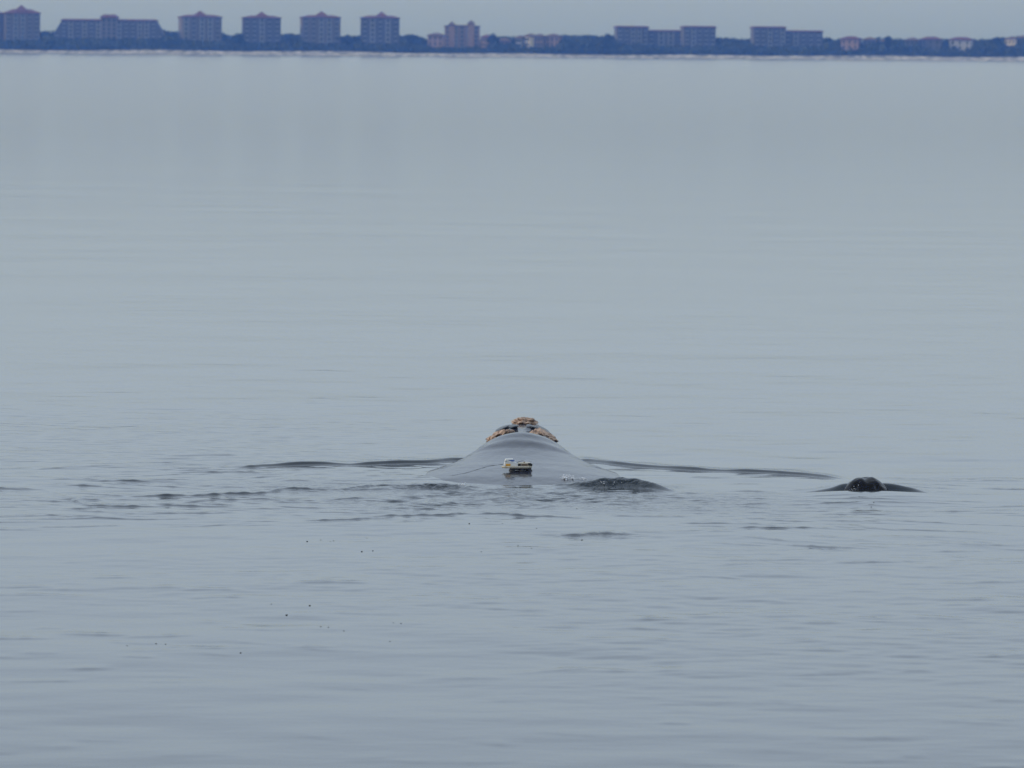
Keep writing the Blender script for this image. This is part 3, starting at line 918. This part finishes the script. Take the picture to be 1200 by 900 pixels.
for a, b, ey, wl, rf_, lb, yw in (
        (501, 519, 42, 'wall_tan', 'roof_brown', 'low tan house between the last tower and the turreted building', -.2),
        (563, 574, 44, 'wall_tan', 'roof_red', 'low tan house close against the turreted building', -.4),
        (582, 596, 48, 'wall_tan', 'roof_brown', 'small pinkish house half sunk in trees by the turreted building', -.3),
        (604, 611, 45, 'wall_white', 'roof_brown', 'narrow pale house beside the bright cream house', -.4),
        (613, 622, 43, 'wall_cream', 'roof_brown', 'bright cream house with a lit face among dark trees', -.75),
        (626, 637, 43, 'wall_tan', 'roof_brown', 'tan house behind the bright cream house', -.2),
        (639, 655, 43, 'wall_tan', 'roof_brown', 'brown roofed house at the end of the long tree belt', -.3),
        (985, 1006, 46, 'wall_tan', 'roof_red', 'low tan house next to the pair of flat-topped blocks', -.35),
        (1011, 1026, 47, 'wall_grey', 'roof_brown', 'low grey house among trees beside a tan house', -.2),
        (1031, 1041, 49, 'wall_tan', 'roof_brown', 'small tan house with a lit wall between grey houses', -.4),
        (1061, 1077, 47.5, 'wall_grey', 'roof_brown', 'low grey house under trees, left of a pinkish one', -.2),
        (1079, 1102, 46.5, 'wall_grey', 'roof_red', 'wide low house with dull red roof among trees', -.2),
        (1112, 1138, 47, 'wall_white', 'roof_red', 'low whitish house with a long red roof', -.3),
        (1177, 1190, 46, 'wall_cream', 'roof_brown', 'bright cream gabled house standing clear of the trees', -.6),
        (1192, 1206, 45, 'wall_grey', 'roof_brown', 'dark grey house beside the bright cream gabled house', 0)):
    building('beach_house', lb, a, b, ey, 4176, M[wl], M[rf_], 2.2, 3, 3, depth=8, cat='house', group=HG, balconies=False, yaw=yw, ww=1.2)

# ------------------------------------------------------------------ trees
def clump_cloud(c_list, g, faces, size):
    """Small leaf-clump quads scattered over and through ellipsoids -> verts, faces."""
    C = np.repeat(np.array(c_list), int(faces), 0); n = len(C)
    unit = lambda v_: v_ / np.linalg.norm(v_, axis=1)[:, None]
    q = unit(g.normal(size=(n, 3))) * g.uniform(0.35, 1.08, (n, 1)) ** 0.5 * C[:, 3:6] + C[:, :3]
    a = unit(g.normal(size=(n, 3))); b = unit(np.cross(a, g.normal(size=(n, 3))))
    s = size * g.uniform(.5, 1.25, (n, 1)); a, b = a * s, b * s
    V = np.stack([q - a - b * .6, q + a - b * .7, q + a * .8 + b * .6, q - a * .7 + b * .8], 1).reshape(-1, 3)
    return V.tolist(), np.arange(4 * n).reshape(n, 4).tolist()


g = np.random.default_rng(77)
tops = [(-60, 37), (0, 37), (50, 36), (60, 35), (195, 35), (205, 35.5), (262, 38), (268, 41), (280, 39), (300, 40), (335, 39), (350, 40), (398, 41), (420, 41), (470, 41), (482, 40), (495, 43), (520, 46), (570, 44), (578, 40),
        (590, 42), (600, 41), (630, 43), (655, 40), (690, 39), (705, 41), (722, 40), (790, 44), (845, 43), (880, 44.5), (965, 43), (985, 45), (1010, 46), (1040, 42), (1050, 44), (1100, 45), (1110, 44), (1140, 45), (1160, 44), (1200, 41), (1260, 41)]
tx, ty = np.array(tops, float).T
BPX = [(-40, 50), (62, 193), (210, 263), (283, 332), (352, 402), (420, 471), (500, 575), (602, 656), (720, 845), (880, 967), (985, 1008), (1078, 1140), (1176, 1192)]
clist = []
for px in np.arange(-70, 1275, 2.6):
    for rowY, dy in ((4168, 8.5), (4180, 5), (4222, 0.6)):
        p = px + g.normal(0, 1.0)
        low = 4.5 if rowY < 4200 and any(a < p < b for a, b in BPX) else 0.0     # planting kept low in front of buildings
        t = at(p, np.interp(p, tx, ty) + dy + low + abs(g.normal(0, .9)), rowY + g.normal(0, 3))
        r = g.uniform(2.6, 4.6)
        hgt = max(3.0, t.z - GROUND)
        clist.append((t.x, t.y, GROUND + hgt - r * .8, r, r, r * .8))
        if hgt > 6: clist.append((t.x + g.normal(0, 1), t.y - 1, GROUND + (hgt - r) * .45, r, r, hgt * .4))
for px in np.arange(-70, 1275, 2.2):           # dune scrub
    t = at(px + g.normal(0, .8), 58, 4158 + g.normal(0, 2)); r = g.uniform(1.2, 2.4)
    clist.append((t.x, t.y, GROUND + g.uniform(-.3, 1.6), r * 1.3, r, r * .8))
V, Fc = clump_cloud(clist, g, 46, 0.85)
# solid inner cores so that the wood is opaque
me = bpy.data.meshes.new('tree_belt')
bmc = bmesh.new()
for (cx, cy, cz, rx, ry, rz) in clist:
    bmesh.ops.create_icosphere(bmc, subdivisions=1, radius=1, matrix=Matrix.Translation((cx, cy, cz)) @ Matrix.Diagonal((rx * .72, ry * .72, rz * .74, 1)))
k0 = len(V)
bmc.verts.ensure_lookup_table()
V += [tuple(v_.co) for v_ in bmc.verts]
Fc += [tuple(k0 + v_.index for v_ in f.verts) for f in bmc.faces]
bmc.free()
me.from_pydata([tuple(p) for p in V], [], Fc); me.update()
tag(mesh_obj('tree_belt', me, M['leaf']), 'continuous dark wood running along the far shore', 'wood', kind='stuff')


def tree(label, px, top_y, Y, wpx):
    p = at(px, top_y, Y); hgt = p.z - GROUND; R = wpx / 2 / F * Y
    r = empty('tree', (p.x, Y, GROUND)); tag(r, label, 'tree', 'single trees rising from the far wood')
    bm = bmesh.new()
    def limb(a, b, r0, r1):
        d = Vector(b) - Vector(a)
        mtx = Matrix.Translation((Vector(a) + Vector(b)) / 2) @ d.to_track_quat('Z', 'Y').to_matrix().to_4x4()
        bmesh.ops.create_cone(bm, cap_ends=True, segments=8, radius1=r0, radius2=r1, depth=d.length, matrix=mtx)
    limb((0, 0, -.5), (0.2, 0, hgt * .6), .38, .2)
    for a in range(4):
        an = a * 1.6 + px
        limb((0.1, 0, hgt * .42), (R * .6 * math.cos(an), R * .6 * math.sin(an), hgt * .75), .16, .06)
    mesh_obj('trunk', bm_mesh('trunk', bm), M['bark'], r)
    cl = [(g.normal(0, R * .4), g.normal(0, R * .4), hgt * g.uniform(.55, .84), R * g.uniform(.35, .6), R * g.uniform(.35, .6), hgt * .14) for _ in range(10)]
    cl.append((0, 0, hgt * .84, R * .5, R * .5, hgt * .15))
    V, Fc = clump_cloud(cl, g, 70, .55)
    me = bpy.data.meshes.new('crown'); me.from_pydata([tuple(q) for q in V], [], Fc); me.update()
    mesh_obj('crown', me, M['leaf'], r)


for lb, px, ty_, wp in (('round-topped tree just past the first pointed tower', 279, 38.5, 18), ('broad tree between the second and third pointed towers', 340, 39, 20),
                        ('round tree between the two last pointed towers', 407, 40.5, 18), ('high round tree after the last pointed tower', 481, 39.5, 22),
                        ('tree with small round crown after the turreted building', 578, 39, 14), ('round tree crown against the flat-topped blocks', 712, 39, 16),
                        ('small peaked tree between low grey houses', 1041, 42, 10), ('spiky tree top beside the bright cream gabled house', 1168, 43, 10)):
    tree(lb, px, ty_, 4168, wp)

# ------------------------------------------------------------------ haze
bm = bmesh.new(); add_box(bm, -4600, 4600, -120, 6200, -5.0, 60)
hz = mesh_obj('haze', bm_mesh('haze', bm))
hm = bpy.data.materials.new('sea_haze'); hm.use_nodes = True
t = hm.node_tree; t.nodes.clear()
o_ = t.nodes.new('ShaderNodeOutputMaterial'); pv = t.nodes.new('ShaderNodeVolumePrincipled')
pv.inputs['Color'].default_value = (0.13, 0.33, 1.0, 1)
pv.inputs['Density'].default_value = 1.3e-4
pv.inputs['Absorption Color'].default_value = (1, 1, 1, 1)
pv.inputs['Anisotropy'].default_value = 0.0
t.links.new(pv.outputs[0], o_.inputs['Volume'])
hz.data.materials.append(hm)
tag(hz, 'thin blue haze over the sea and far shore', 'haze', kind='stuff')
